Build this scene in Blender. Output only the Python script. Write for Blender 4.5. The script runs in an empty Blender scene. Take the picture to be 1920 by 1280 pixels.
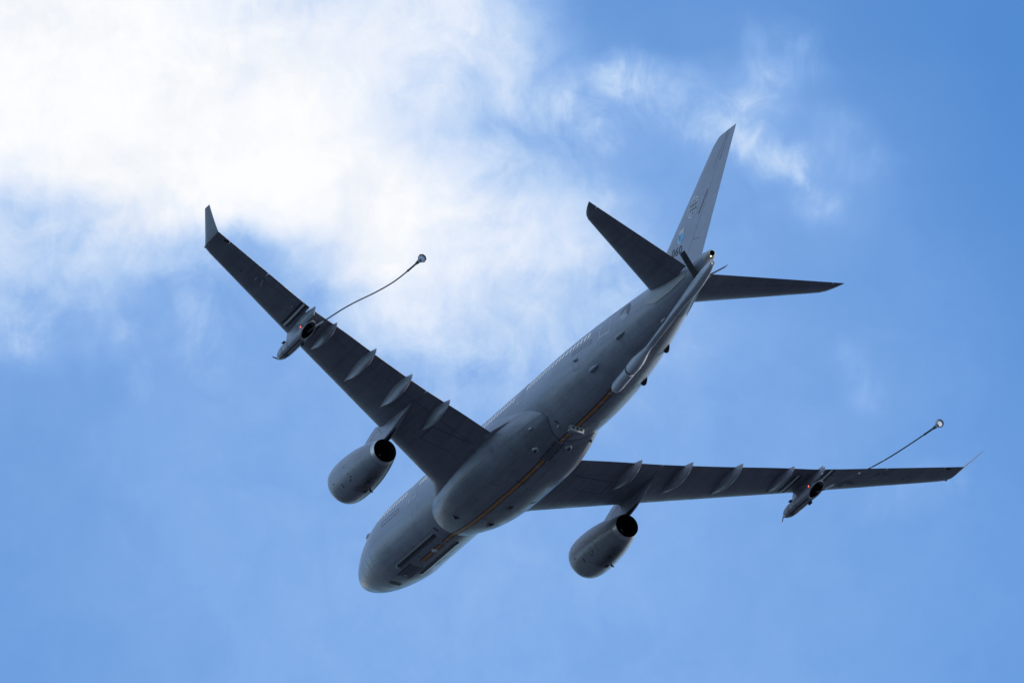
import bpy, bmesh, math, random
from mathutils import Vector, Matrix
R = math.radians
S = bpy.context.scene
C = S.collection
random.seed(4)

# ------------------------------------------------------------------ camera
ELEV = 30.0
cam = bpy.data.cameras.new("camera"); camo = bpy.data.objects.new("camera", cam); C.objects.link(camo)
camo.location = (0, 0, 1.7); camo.rotation_euler = (R(90 + ELEV), 0, 0)
cam.sensor_width = 36.0; cam.lens = 22012.55 * 36.0 / 1920.0
cam.clip_start = 1.0; cam.clip_end = 60000.0
S.camera = camo

# ------------------------------------------------------------------ sun, sky, exposure
SUN_ELEV, SUN_AZ = 21.0, 86.0          # azimuth clockwise from +Y
SKY = 0.15; EXPO = 0.40
sun = bpy.data.lights.new("sun", 'SUN'); suno = bpy.data.objects.new("sun", sun); C.objects.link(suno)
sun.energy = 3.2; sun.angle = R(0.5); sun.color = (1.0, 0.93, 0.84)
sd = Vector((math.sin(R(SUN_AZ)) * math.cos(R(SUN_ELEV)), math.cos(R(SUN_AZ)) * math.cos(R(SUN_ELEV)), math.sin(R(SUN_ELEV))))
suno.rotation_euler = sd.to_track_quat('Z', 'Y').to_euler()
S.view_settings.view_transform = 'Standard'; S.view_settings.look = 'None'
S.view_settings.exposure = EXPO; S.view_settings.gamma = 1.0; S.view_settings.use_curve_mapping = False


class NT:
    """small helper for building node graphs"""
    def __init__(s, tree): s.t = tree; s.n = tree.nodes; s.l = tree.links
    def new(s, typ, **kw):
        n = s.n.new(typ)
        for k, v in kw.items(): setattr(n, k, v)
        return n
    def put(s, sock, v):
        if isinstance(v, bpy.types.NodeSocket): s.l.new(v, sock)
        else: sock.default_value = v
    def m(s, op, a, b=None, c=None, clamp=False):
        n = s.new('ShaderNodeMath', operation=op); n.use_clamp = clamp
        s.put(n.inputs[0], a)
        if b is not None: s.put(n.inputs[1], b)
        if c is not None: s.put(n.inputs[2], c)
        return n.outputs[0]
    def sstep(s, x, lo, hi, a=0.0, b=1.0):
        n = s.new('ShaderNodeMapRange', interpolation_type='SMOOTHSTEP')
        s.put(n.inputs[0], x)
        for i, v in enumerate((lo, hi, a, b)): s.put(n.inputs[i + 1], v)
        return n.outputs[0]
    def dot(s, v, c):
        n = s.new('ShaderNodeVectorMath', operation='DOT_PRODUCT'); s.put(n.inputs[0], v); n.inputs[1].default_value = c
        return n.outputs['Value']
    def noise(s, vec, scale, detail=4, rough=.55, dist=0.0, lac=2.0):
        n = s.new('ShaderNodeTexNoise'); s.put(n.inputs['Vector'], vec)
        n.inputs['Scale'].default_value = scale; n.inputs['Detail'].default_value = detail
        n.inputs['Roughness'].default_value = rough; n.inputs['Distortion'].default_value = dist
        n.inputs['Lacunarity'].default_value = lac
        return n
    def comb(s, x, y, z=0.0):
        n = s.new('ShaderNodeCombineXYZ')
        for i, v in enumerate((x, y, z)): s.put(n.inputs[i], v)
        return n.outputs[0]
    def mixc(s, f, a, b, mode='MIX'):
        n = s.new('ShaderNodeMix', data_type='RGBA', blend_type=mode)
        s.put(n.inputs[0], f); s.put(n.inputs[6], a); s.put(n.inputs[7], b)
        return n.outputs[2]


def build_sky():
    w = bpy.data.worlds.new("World"); S.world = w; w.use_nodes = True
    N = NT(w.node_tree); N.n.clear()
    out = N.new('ShaderNodeOutputWorld'); bg = N.new('ShaderNodeBackground'); N.l.new(bg.outputs[0], out.inputs[0])
    bg.inputs[1].default_value = SKY
    sky = N.new('ShaderNodeTexSky', sky_type='NISHITA'); sky.sun_disc = False
    sky.sun_elevation = R(SUN_ELEV); sky.sun_rotation = R(SUN_AZ)
    sky.air_density = 1.0; sky.dust_density = 0.4; sky.ozone_density = 2.2
    d = N.new('ShaderNodeTexCoord').outputs['Generated']
    e = R(ELEV)
    fw = N.m('MAXIMUM', N.dot(d, (0, math.cos(e), math.sin(e))), 0.15)
    f = 22012.55
    # local chart of the sky around the compass bearing and height the cloud stands at (units: 1/22000 rad)
    u = N.m('MULTIPLY_ADD', N.m('DIVIDE', N.dot(d, (1, 0, 0)), fw), f, 960.0)
    v = N.m('MULTIPLY_ADD', N.m('DIVIDE', N.dot(d, (0, -math.sin(e), math.cos(e))), fw), -f, 640.0)
    p = N.comb(u, v)
    n1 = N.noise(p, 1 / 230.0, 3, .5); n2 = N.noise(p, 1 / 70.0, 4, .6)
    s1 = N.new('ShaderNodeSeparateColor'); N.l.new(n1.outputs['Color'], s1.inputs[0])
    s2 = N.new('ShaderNodeSeparateColor'); N.l.new(n2.outputs['Color'], s2.inputs[0])
    def warp(c, a, b, k1, k2):
        return N.m('ADD', c, N.m('ADD', N.m('MULTIPLY_ADD', a, k1, -k1 / 2), N.m('MULTIPLY_ADD', b, k2, -k2 / 2)))
    uw = warp(u, s1.outputs[0], s2.outputs[0], 90.0, 45.0)
    vw = warp(v, s1.outputs[1], s2.outputs[1], 90.0, 45.0)
    # cloud thickness, rows of the chart every 80 units, columns every 120
    G = [
        (0,   [1, 1, 1, .95, .80, .72, .78, .78, .52, .10, .10, .10, .09, .06, .03, .01, 0]),
        (80,  [1, 1, 1, .97, .90, .86, .86, .74, .60, .16, .12, .11, .12, .08, .04, .01, 0]),
        (160, [1, 1, 1, 1, .97, .96, .82, .62, .60, .30, .38, .20, .26, .10, .06, .03, 0]),
        (240, [1, 1, 1, 1, 1, 1.0, .95, .60, .40, .36, .22, .22, .26, .18, .07, .04, .01]),
        (320, [.84, 1, 1, 1, 1, 1, 1.0, .84, .62, .40, .26, .18, .22, .24, .09, .05, .02]),
        (400, [.60, .60, .88, .95, .90, 1.0, 1.0, .94, .74, .56, .34, .20, .20, .24, .12, .07, .03]),
        (480, [.62, .54, .50, .48, .34, .76, .96, .86, .74, .62, .44, .22, .18, .18, .14, .09, .04]),
        (560, [.52, .42, .32, .28, .26, .42, .80, .74, .68, .58, .44, .24, .18, .16, .14, .10, .05]),
        (640, [.38, .30, .26, .28, .24, .28, .62, .66, .62, .52, .42, .28, .22, .18, .16, .12, .06]),
        (720, [.18, .20, .21, .24, .24, .25, .30, .40, .38, .34, .27, .25, .22, .19, .17, .13, .08]),
        (840, [.16, .19, .22, .24, .25, .26, .26, .26, .26, .26, .25, .24, .22, .20, .17, .14, .10]),
        (1040, [.15, .18, .21, .23, .25, .26, .27, .27, .27, .26, .25, .24, .22, .20, .17, .15, .12]),
        (1280, [.13, .16, .19, .21, .23, .24, .25, .25, .25, .24, .23, .22, .21, .18, .16, .14, .11]),
    ]
    uf = N.m('DIVIDE', uw, 1920.0)
    tot = None
    for i, (y, row) in enumerate(G):
        r = N.new('ShaderNodeValToRGB'); cr = r.color_ramp; cr.interpolation = 'B_SPLINE'
        while len(cr.elements) < len(row): cr.elements.new(0.5)
        for j, val in enumerate(row):
            cr.elements[j].position = j / (len(row) - 1.0)
        for j, val in enumerate(row): cr.elements[j].color = (val, val, val, 1)
        N.l.new(uf, r.inputs[0])
        a = None
        if i > 0: a = N.sstep(vw, G[i - 1][0], y)
        if i < len(G) - 1:
            b = N.sstep(vw, y, G[i + 1][0], 1.0, 0.0)
            a = b if a is None else N.m('MINIMUM', a, b)
        t = N.m('MULTIPLY', r.outputs[0], a)
        tot = t if tot is None else N.m('ADD', tot, t)
    pw = N.comb(N.m('MULTIPLY_ADD', s1.outputs[2], 120.0, uw), N.m('MULTIPLY_ADD', s2.outputs[2], 60.0, vw))
    mp = N.new('ShaderNodeMapping'); N.l.new(p, mp.inputs[0]); mp.inputs['Rotation'].default_value = (0, 0, R(-52)); mp.inputs['Scale'].default_value = (1.15, .75, 1)
    n4 = N.noise(mp.outputs[0], 1 / 90.0, 9, .60, .8)
    torn = N.sstep(n4.outputs[0], .32, .70, .38, 1.12)
    # finer wisps and holes of that cloud: segment, half width, amount
    for (x0, y0, x1, y1, wd, am) in [(1185, 145, 1080, 210, 40, .14), (1075, 210, 1135, 250, 24, .13), (1440, 90, 1425, 210, 40, .14), (1190, 160, 1340, 230, 46, .10), (1340, 235, 1410, 290, 40, .10), (1490, 90, 1520, 130, 34, .08),
                                     (1395, 280, 1490, 312, 24, .16), (1490, 312, 1530, 385, 26, .16), (1580, 275, 1600, 300, 40, .12),
                                     (1600, 670, 1615, 740, 26, .09), (1640, 935, 1780, 900, 30, .07),
                                     (890, 160, 905, 225, 26, -.16), (725, 245, 735, 250, 40, -.14), (500, 480, 600, 520, 50, -.10), (370, 590, 390, 650, 44, .09), (20, 620, 40, 640, 40, .08),
                                     (270, 715, 275, 730, 18, .10), (230, 625, 240, 630, 18, .08),
                                     (1010, 300, 1040, 330, 50, -.12), (1220, 420, 1230, 440, 60, -.06)]:
        dx, dy = x1 - x0, y1 - y0; L2 = dx * dx + dy * dy
        px = N.m('SUBTRACT', uw, x0); py = N.m('SUBTRACT', vw, y0)
        h = N.m('DIVIDE', N.m('ADD', N.m('MULTIPLY', px, dx), N.m('MULTIPLY', py, dy)), L2, clamp=True)
        qx = N.m('SUBTRACT', px, N.m('MULTIPLY', h, dx)); qy = N.m('SUBTRACT', py, N.m('MULTIPLY', h, dy))
        dist = N.m('SQRT', N.m('ADD', N.m('MULTIPLY', qx, qx), N.m('MULTIPLY', qy, qy)))
        tot = N.m('ADD', tot, N.m('MULTIPLY', N.sstep(dist, 0.0, wd * 2.3, am, 0.0), torn))
    # elsewhere in the sky: scattered clouds of the same kind
    gen = N.noise(d, 2.6, 9, .58)
    scat = N.sstep(gen.outputs[0], .44, .68, .10, 1.0)
    # unseen cloud bank added to the left, filling the port side with light
    bank = N.sstep(N.m('ADD', N.dot(d, (-.86, .22, .46)), N.m('MULTIPLY_ADD', gen.outputs[0], .5, -.25)), .35, .85, 0.0, .42)
    scat = N.m('MAXIMUM', scat, bank)
    du = N.sstep(N.m('ABSOLUTE', N.m('SUBTRACT', u, 960.0)), 980.0, 2600.0)
    dv = N.sstep(N.m('ABSOLUTE', N.m('SUBTRACT', v, 640.0)), 660.0, 2200.0)
    away = N.m('MAXIMUM', du, dv)
    base = N.m('ADD', N.m('MULTIPLY', tot, N.m('SUBTRACT', 1.0, away)), N.m('MULTIPLY', scat, away))
    # texture of the cloud itself: billows plus finer torn fibres
    n3 = N.noise(pw, 1 / 170.0, 9, .62, .9)
    tex = N.m('ADD', N.m('MULTIPLY', N.m('SUBTRACT', n3.outputs[0], .5), .80), N.m('MULTIPLY', N.m('SUBTRACT', n4.outputs[0], .5), .52))
    amp = N.m('MULTIPLY_ADD', N.m('MULTIPLY', base, N.m('SUBTRACT', 1.12, base)), 2.3, .01)
    amp = N.m('MAXIMUM', amp, .02)
    # the low veil is smooth, the cloud proper is torn
    amp = N.m('MULTIPLY', amp, N.sstep(base, .22, .46, .26, 1.0))
    dens = N.m('ADD', base, N.m('MULTIPLY', tex, amp), clamp=True)
    n5 = N.noise(pw, 1 / 260.0, 6, .6)
    shade = N.sstep(n5.outputs[0], .32, .56, .90, 1.0)
    # radiance of the cloud, from blue-white thin veil to white
    K = 1.0 / (SKY * 2 ** EXPO)
    cr = N.new('ShaderNodeValToRGB'); N.l.new(dens, cr.inputs[0])
    els = [(0.0, (.55, .80, 1.25)), (.25, (.62, .87, 1.27)), (.5, (.80, .97, 1.17)), (.75, (.93, .99, 1.08)), (1.0, (.985, .99, 1.0))]
    while len(cr.color_ramp.elements) < len(els): cr.color_ramp.elements.new(.5)
    for j, (q, c) in enumerate(els): cr.color_ramp.elements[j].position = q
    for j, (q, c) in enumerate(els): cr.color_ramp.elements[j].color = (c[0], c[1], c[2], 1)
    ccol = N.mixc(1.0, cr.outputs[0], N.comb(N.m('MULTIPLY', shade, K), N.m('MULTIPLY', N.m('MULTIPLY_ADD', shade, .75, .25), K), N.m('MULTIPLY', N.m('MULTIPLY_ADD', shade, .4, .6), K)), 'MULTIPLY')
    tint = N.mixc(1.0, sky.outputs[0], SKYTINT, 'MULTIPLY')
    col = N.mixc(dens, tint, ccol)
    N.l.new(col, bg.inputs[0])


SKYTINT = (0.50, 0.85, 1.18, 1)
build_sky()

# ------------------------------------------------------------------ materials
def paint(name, col, rough=.42, grime=.18, lines=None, streak=0.0, metal=0.0, spec=.5):
    m = bpy.data.materials.new(name); m.use_nodes = True
    N = NT(m.node_tree); b = N.n['Principled BSDF']
    b.inputs['Roughness'].default_value = rough; b.inputs['Metallic'].default_value = metal
    b.inputs['Specular IOR Level'].default_value = spec
    o = N.new('ShaderNodeTexCoord').outputs['Object']
    mp = N.new('ShaderNodeMapping'); N.l.new(o, mp.inputs[0]); mp.inputs['Scale'].default_value = (.22, 1.3, 1.3)
    n1 = N.noise(mp.outputs[0], 1.1, 5, .6); n2 = N.noise(o, .7, 4, .6); n3 = N.noise(o, 9.0, 3, .6)
    k = N.m('ADD', N.m('MULTIPLY', n1.outputs[0], .5), N.m('ADD', N.m('MULTIPLY', n2.outputs[0], .3), N.m('MULTIPLY', n3.outputs[0], .2)))
    f = N.sstep(k, .36, .64, 1.0 - grime, 1.0 + grime * .6)
    if lines:
        f = N.m('MULTIPLY', f, lines(N, o))
    if streak:
        mp2 = N.new('ShaderNodeMapping'); N.l.new(o, mp2.inputs[0]); mp2.inputs['Scale'].default_value = (.12, 3.2, 3.2)
        ns = N.noise(mp2.outputs[0], 1.0, 4, .6)
        f = N.m('MULTIPLY', f, N.sstep(ns.outputs[0], .52, .72, 1.0, 1.0 - streak))
    c = N.mixc(1.0, (col[0], col[1], col[2], 1), N.comb(f, f, f), 'MULTIPLY')
    N.l.new(c, b.inputs['Base Color'])
    rr = N.sstep(n2.outputs[0], .3, .7, rough - .06, rough + .08); N.l.new(rr, b.inputs['Roughness'])
    return m


def groove(N, x, at, half):
    """1 away from the line, darker on it"""
    return N.sstep(N.m('ABSOLUTE', N.m('SUBTRACT', x, at)), half * .4, half, .72, 1.0)


def fuselage_lines(N, o):
    s = N.new('ShaderNodeSeparateXYZ'); N.l.new(o, s.inputs[0])
    x, y, z = s.outputs
    f = None
    for xs in (-3.1, -6.9, -11.3, -16.9, -30.6, -37.9, -42.2, -46.9, -51.4, -54.6):
        g = groove(N, x, xs, .035); f = g if f is None else N.m('MULTIPLY', f, g)
    th = N.m('ARCTAN2', y, N.m('MULTIPLY', z, -1.0))       # from the keel, port positive
    for a in (9, 27, 49, 71, -14, -33, -55):
        f = N.m('MULTIPLY', f, groove(N, th, R(a), .011))
    return f


def wing_lines(N, o):
    s = N.new('ShaderNodeSeparateXYZ'); N.l.new(o, s.inputs[0])
    x, y, z = s.outputs
    ay = N.m('ABSOLUTE', y)
    f = None
    for yy in (5.6, 12.7, 16.1, 23.5, 26.4):
        g = groove(N, ay, yy, .03); f = g if f is None else N.m('MULTIPLY', f, g)
    le = N.m('ADD', x, N.m('MULTIPLY', ay, .575))
    for a in (-19.3, -22.3):
        f = N.m('MULTIPLY', f, groove(N, le, a, .04))
    return f


def nacelle_lines(N, o):
    s = N.new('ShaderNodeSeparateXYZ'); N.l.new(o, s.inputs[0])
    x, y, z = s.outputs
    f = None
    for xs in (-18.75, -20.5, -23.25):
        g = groove(N, x, xs, .04); f = g if f is None else N.m('MULTIPLY', f, g)
    # soot and oil streak left along the bottom of the cowl
    cy = N.m('SUBTRACT', N.m('ABSOLUTE', y), 9.45)
    a = N.m('ARCTAN2', N.m('MULTIPLY', cy, N.m('SIGN', y)), N.m('SUBTRACT', N.m('MULTIPLY', z, -1.0), 2.85))
    nz = N.noise(o, 1.6, 5, .65)
    a = N.m('ADD', a, N.m('MULTIPLY_ADD', nz.outputs[0], .7, -.35))
    band = N.sstep(N.m('ABSOLUTE', N.m('ADD', a, .12)), .08, .55, 1.0, 0.0)
    along = N.m('MULTIPLY', N.sstep(x, -20.2, -20.9), N.sstep(x, -24.6, -22.6))
    st = N.m('MULTIPLY', N.m('MULTIPLY', band, along), N.sstep(nz.outputs[0], .25, .6, .5, 1.0))
    f = N.m('MULTIPLY', f, N.m('MULTIPLY_ADD', st, -.80, 1.0))
    return f


def plain(name, col, rough=.5, metal=0.0, emit=None, estr=0.0):
    m = bpy.data.materials.new(name); m.use_nodes = True
    N = NT(m.node_tree); b = N.n['Principled BSDF']
    o = N.new('ShaderNodeTexCoord').outputs['Object']
    n = N.noise(o, 6.0, 3, .6)
    f = N.sstep(n.outputs[0], .3, .7, .88, 1.08)
    c = N.mixc(1.0, (col[0], col[1], col[2], 1), N.comb(f, f, f), 'MULTIPLY'); N.l.new(c, b.inputs['Base Color'])
    b.inputs['Roughness'].default_value = rough; b.inputs['Metallic'].default_value = metal
    if emit:
        b.inputs['Emission Color'].default_value = (*emit, 1); b.inputs['Emission Strength'].default_value = estr
    return m


GREY = (.258, .272, .315)
M = dict(
    fus=paint("grey_fuselage_paint", GREY, .30, .16, fuselage_lines, .10),
    fair=paint("grey_fairing_paint", (.235, .249, .288), .32, .26, fuselage_lines, .22),
    wing=paint("grey_wing_paint", (.216, .226, .262), .40, .20, wing_lines, .22),
    grey=paint("grey_paint", GREY, .33, .15),
    nac=paint("grey_nacelle_paint", (.262, .272, .308), .30, .16, nacelle_lines, .12),
    fin=paint("grey_fin_paint", GREY, .36, .10),
    boom=paint("light_grey_boom_paint", (.50, .52, .57), .36, .15),
    plate=paint("worn_grey_plate", (.33, .345, .37), .38, .22),
    light=paint("pale_grey_paint", (.42, .43, .44), .40, .12),
    metal=paint("bare_metal", (.52, .53, .54), .34, .15, metal=.75),
    cap=paint("worn_metal_cap", (.37, .36, .345), .42, .2, metal=.3),
    dark=plain("dark_grey_plastic", (.028, .030, .036), .5),
    black=plain("black_cavity", (.006, .007, .010), .75),
    seal=plain("dark_gap_seal", (.05, .053, .06), .6),
    orange=plain("orange_yellow_paint", (.54, .235, .055), .5),
    blackp=plain("black_paint", (.018, .018, .022), .5),
    white=plain("white_paint", (.86, .86, .84), .45),
    win=plain("window_pane_added_glow", (.80, .77, .70), .12, emit=(1.0, .95, .82), estr=.09),  # pale colour and added glow stand in for light on the panes
    outl=plain("pale_outline_paint", (.68, .70, .72), .5),
    hose=plain("black_rubber_hose", (.012, .012, .014), .6),
    canopy=plain("pale_drogue_fabric", (.72, .73, .74), .6),
    blue=plain("sky_blue_paint", (.10, .42, .66), .5),
    red=plain("red_lamp", (.5, .03, .02), .4, emit=(1.0, .10, .05), estr=3.0),
    lamp=plain("warm_lamp", (.9, .75, .5), .4, emit=(1.0, .78, .45), estr=3.0),
    glint=plain("blue_glint_metal", (.25, .45, .60), .3, .6),
    glass=plain("smoked_lamp_glass", (.03, .034, .04), .12),
)


def ground_material():
    m = bpy.data.materials.new("bounce_ground_blue_grey"); m.use_nodes = True  # unseen ground, dark blue-grey chosen for its bounce light on the belly
    N = NT(m.node_tree); b = N.n['Principled BSDF']; b.inputs['Roughness'].default_value = .95
    o = N.new('ShaderNodeTexCoord').outputs['Object']
    n1 = N.noise(o, .004, 5, .6); n2 = N.noise(o, .6, 4, .6)
    c = N.mixc(N.sstep(n1.outputs[0], .4, .6), (.027, .033, .049, 1), (.037, .043, .058, 1))
    f = N.sstep(n2.outputs[0], .3, .7, .75, 1.2)
    N.l.new(N.mixc(1.0, c, N.comb(f, f, f), 'MULTIPLY'), b.inputs['Base Color'])
    return m


# ------------------------------------------------------------------ mesh helpers
# aircraft coordinates: x forward (0 at the nose, negative aft), y to starboard, z up from the fuselage axis
def V(x, y, z): return Vector((x, -y, z))


ROOT = None


def link(name, me, mat, parent=None, smooth=True, sharp=38):
    me.materials.clear(); me.materials.append(mat)
    if smooth:
        me.polygons.foreach_set('use_smooth', [True] * len(me.polygons))
        me.set_sharp_from_angle(angle=R(sharp))
    o = bpy.data.objects.new(name, me); C.objects.link(o)
    o.parent = parent if parent is not None else ROOT
    return o


def finish(name, bm, mat, parent=None, recalc=True, smooth=True, sharp=38):
    if recalc: bmesh.ops.recalc_face_normals(bm, faces=bm.faces[:])
    me = bpy.data.meshes.new(name); bm.to_mesh(me); bm.free()
    return link(name, me, mat, parent, smooth, sharp)


def loft(bm, rings, cap0=True, cap1=True, closed=True):
    vs = [[bm.verts.new(p) for p in r] for r in rings]
    n = len(vs[0])
    for a, b in zip(vs, vs[1:]):
        for i in range(n if closed else n - 1):
            j = (i + 1) % n
            bm.faces.new((a[i], a[j], b[j], b[i]))
    if cap0: bm.faces.new(vs[0])
    if cap1: bm.faces.new(vs[-1][::-1])
    return vs


def ring(x, y, z, ry, rz, n=32, ex=2.0):
    out = []
    for i in range(n):
        t = 2 * math.pi * i / n; c, s = math.cos(t), math.sin(t)
        out.append(V(x, y + ry * math.copysign(abs(c) ** (2 / ex), c), z + rz * math.copysign(abs(s) ** (2 / ex), s)))
    return out


def box(bm, c, sx, sy, sz):
    r = bmesh.ops.create_cube(bm, size=1.0)
    for v in r['verts']:
        v.co = V(c[0] + v.co.x * sx, c[1] + v.co.y * sy, c[2] + v.co.z * sz)


def tube(bm, pts, rad, n=12, caps=True):
    """sweep a circle along points (already Vectors); rad may be a list"""
    rings = []
    for i, p in enumerate(pts):
        a = pts[max(i - 1, 0)]; b = pts[min(i + 1, len(pts) - 1)]
        t = (b - a).normalized(); q = t.to_track_quat('Z', 'Y')
        r = rad[i] if isinstance(rad, (list, tuple)) else rad
        rings.append([p + q @ Vector((r * math.cos(2 * math.pi * k / n), r * math.sin(2 * math.pi * k / n), 0)) for k in range(n)])
    loft(bm, rings, caps, caps)


def interp(x, xs, ys):
    if x <= xs[0]: return ys[0]
    if x >= xs[-1]: return ys[-1]
    for i in range(len(xs) - 1):
        if x <= xs[i + 1]:
            t = (x - xs[i]) / (xs[i + 1] - xs[i]); return ys[i] + t * (ys[i + 1] - ys[i])


def spline(x, k, v):
    if x <= k[0]: return v[0]
    if x >= k[-1]: return v[-1]
    n = len(k); m = []
    for i in range(n):
        if i == 0: m.append((v[1] - v[0]) / (k[1] - k[0]))
        elif i == n - 1: m.append((v[-1] - v[-2]) / (k[-1] - k[-2]))
        else: m.append((v[i + 1] - v[i - 1]) / (k[i + 1] - k[i - 1]))
    i = 0
    while x > k[i + 1]: i += 1
    h = k[i + 1] - k[i]; s = (x - k[i]) / h
    return (2*s**3-3*s**2+1)*v[i] + (s**3-2*s**2+s)*h*m[i] + (-2*s**3+3*s**2)*v[i+1] + (s**3-s**2)*h*m[i+1]


# ------------------------------------------------------------------ ground
gbm = bmesh.new()
for v in ((-9000, -9000), (9000, -9000), (9000, 9000), (-9000, 9000)): gbm.verts.new((v[0], v[1], 0))
gbm.faces.new(gbm.verts[:])
gme = bpy.data.meshes.new("ground"); gbm.to_mesh(gme); gbm.free(); gme.materials.append(ground_material())
go = bpy.data.objects.new("ground", gme); C.objects.link(go); go['kind'] = 'structure'

# ------------------------------------------------------------------ the aircraft
ROOT = bpy.data.objects.new("tanker_aircraft", None); C.objects.link(ROOT)
ROOT.empty_display_size = 5.0
ROOT['label'] = "grey military twin-engine tanker jet trailing two refuelling hoses, flying below a white cloud"
ROOT['category'] = "aircraft"
mat = Matrix(((-0.41316451, -0.90291076, 0.1185211), (0.90526741, -0.42136417, -0.05425086), (0.09892423, 0.08487875, 0.9914684))).to_4x4()
mat.translation = Vector((-10.30305055, 744.56887295, 412.01431196))
ROOT.matrix_world = mat

# ---- fuselage
TK = [30, 34, 38, 42, 46, 50, 54, 56.2, 57.4]
TW = [2.82, 2.82, 2.82, 2.62, 2.2, 1.64, .95, .52, .28]
TT = [2.82, 2.82, 2.83, 2.85, 2.85, 2.82, 2.70, 2.55, 2.42]
TB = [-2.82, -2.82, -2.70, -2.36, -1.70, -.74, .47, 1.28, 1.88]


def fus(x):
    """half width, top, bottom at station -x"""
    s = -x
    if s < 12:
        g = lambda L, a, b: (1 - (1 - min(max(s / L, 0), 1)) ** a) ** b
        zn = -1.013
        return 2.82 * g(7.4, 1.476, .526), zn + (2.82 - zn) * g(10.2, 1.862, .81), zn - (2.82 + zn) * g(7.46, 1.43, .563)
    return spline(s, TK, TW), spline(s, TK, TT), spline(s, TK, TB)


def fus_pt(x, th, off=0.0):
    """point on the skin; th from the keel, starboard positive (radians)"""
    w, t, b = fus(x); zc, zr = (t + b) / 2, (t - b) / 2
    return V(x, (w + off) * math.sin(th), zc - (zr + off) * math.cos(th))


bm = bmesh.new()
st = [0.004, .03, .09, .18, .3, .45, .65, .9, 1.2, 1.6, 2, 2.5, 3, 3.6, 4.2, 5, 5.8, 6.6, 7.4, 8.4, 9.4, 10.4, 12] + [13 + i * 1.2 for i in range(18)] + [34.5 + i * .7 for i in range(32)]
st = [s for s in st if s < 56.8] + [56.85]
loft(bm, [[fus_pt(-s, 2 * math.pi * i / 112) for i in range(112)] for s in st])
fuselage = finish("fuselage", bm, M['fus'])

# tail cone end with the auxiliary exhaust
bm = bmesh.new()
rr = []
for s in (56.84, 57.05, 57.2, 57.36, 57.44, 57.47):
    w, t, b = fus(-s); k = {57.44: .93, 57.47: .78}.get(s, 1.012)
    rr.append(ring(-s, 0, (t + b) / 2, w * k, (t - b) / 2 * k, 40))
zc = (fus(-57.4)[1] + fus(-57.4)[2]) / 2
rr.append(ring(-57.46, 0, zc, .185, .185, 40)); 
loft(bm, rr, False, False)
apu = finish("tail_cone_cap", bm, M['cap'])
bm = bmesh.new(); loft(bm, [ring(-57.47, 0, zc, .195, .195, 32), ring(-57.48, 0, zc, .175, .175, 32), ring(-56.7, 0, zc, .17, .17, 32)], False, True)
finish("exhaust_pipe", bm, M['black'], apu)
bm = bmesh.new(); bmesh.ops.create_uvsphere(bm, u_segments=12, v_segments=8, radius=.042)
bmesh.ops.translate(bm, verts=bm.verts[:], vec=V(-57.42, -.05, zc - .245)); finish("tail_lamp", bm, M['lamp'], apu)
bm = bmesh.new(); bmesh.ops.create_uvsphere(bm, u_segments=16, v_segments=10, radius=1)
for v in bm.verts: v.co = V(-55.95 + v.co.x * .35, v.co.y * .12, 2.62 + v.co.z * .14)
finish("tail_beacon_fairing", bm, M['grey'])

# ---- belly fairing
RK = [0, 20, 40, 52, 61, 69, 76, 84, 92, 100]
RX = [-34.0, -34.6, -35.5, -35.2, -34.4, -33.4, -31.95, -30.4, -29.3, -28.6]
FK = [0, 21, 38, 51, 61, 75, 100]
FX = [-15.75, -15.75, -16.0, -16.45, -17.2, -18.2, -19.6]


def fairing_r(x, th):
    d = abs(math.degrees(th))
    xf, xr = interp(d, FK, FX), interp(d, RK, RX)
    n = 3.0; a, b = 3.50, 3.42
    full = (abs(math.sin(th) / a) ** n + abs(math.cos(th) / b) ** n) ** (-1 / n)
    if x > xf or x < xr: return None
    s1 = min(1, (xf - x) / 9.0); s2 = min(1, (x - xr) / 7.8)
    g = min(1, (1 - (1 - s1) ** 3.2)) * (1 - (1 - s2) ** 2.0)
    top = 1 - max(0, (d - 80) / 20) ** 2
    return 2.845 + (full - 2.845) * g * max(top, 0)


bm = bmesh.new(); rows = []
NT_, NX_ = 84, 90
for i in range(NT_ + 1):
    th = R(-100 + 200 * i / NT_); d = abs(math.degrees(th))
    xf, xr = interp(d, FK, FX), interp(d, RK, RX)
    row = []
    for j in range(NX_ + 1):
        t = j / NX_; t = .5 - .5 * math.cos(math.pi * t) if True else t
        x = xf + (xr - xf) * t
        w, tp, bt = fus(x); k = 0 if j in (0, NX_) else 1
        r = (fairing_r(min(max(x, xr + 1e-5), xf - 1e-5), th) if k else 2.78)
        base = math.hypot(w * math.sin(th), (tp - bt) / 2 * math.cos(th)) if w < 2.82 or tp - bt < 5.64 else 2.82
        r *= base / 2.82 if base < 2.82 and False else 1
        row.append(V(x, r * math.sin(th), -r * math.cos(th)))
    rows.append(row)
loft(bm, rows, False, False, closed=False)
finish("belly_fairing", bm, M['fair'], sharp=50)


bm = bmesh.new()
def seam_row(q):
    out = []
    for i in range(101):
        d = -84 + 168 * i / 100
        xr = interp(abs(d), RK, RX)
        out.append(fus_pt(xr - .02 - .025 * q, R(d), .012))
    return out
loft(bm, [seam_row(0), seam_row(1)], False, False, closed=False)
finish("fairing_seam", bm, M['seal'])


def skin(x, th, off=0.0):
    r = fairing_r(x, th)
    if r is None: return fus_pt(x, th, off)
    return V(x, (r + off) * math.sin(th), -(r + off) * math.cos(th))


def skin_y(x, y, off=0.0):
    """point of the underside at lateral position y"""
    lo, hi = -1.6, 1.6
    for _ in range(30):
        mid = (lo + hi) / 2
        if -skin(x, mid).y < y: lo = mid
        else: hi = mid
    return skin(x, (lo + hi) / 2, off)


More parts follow.
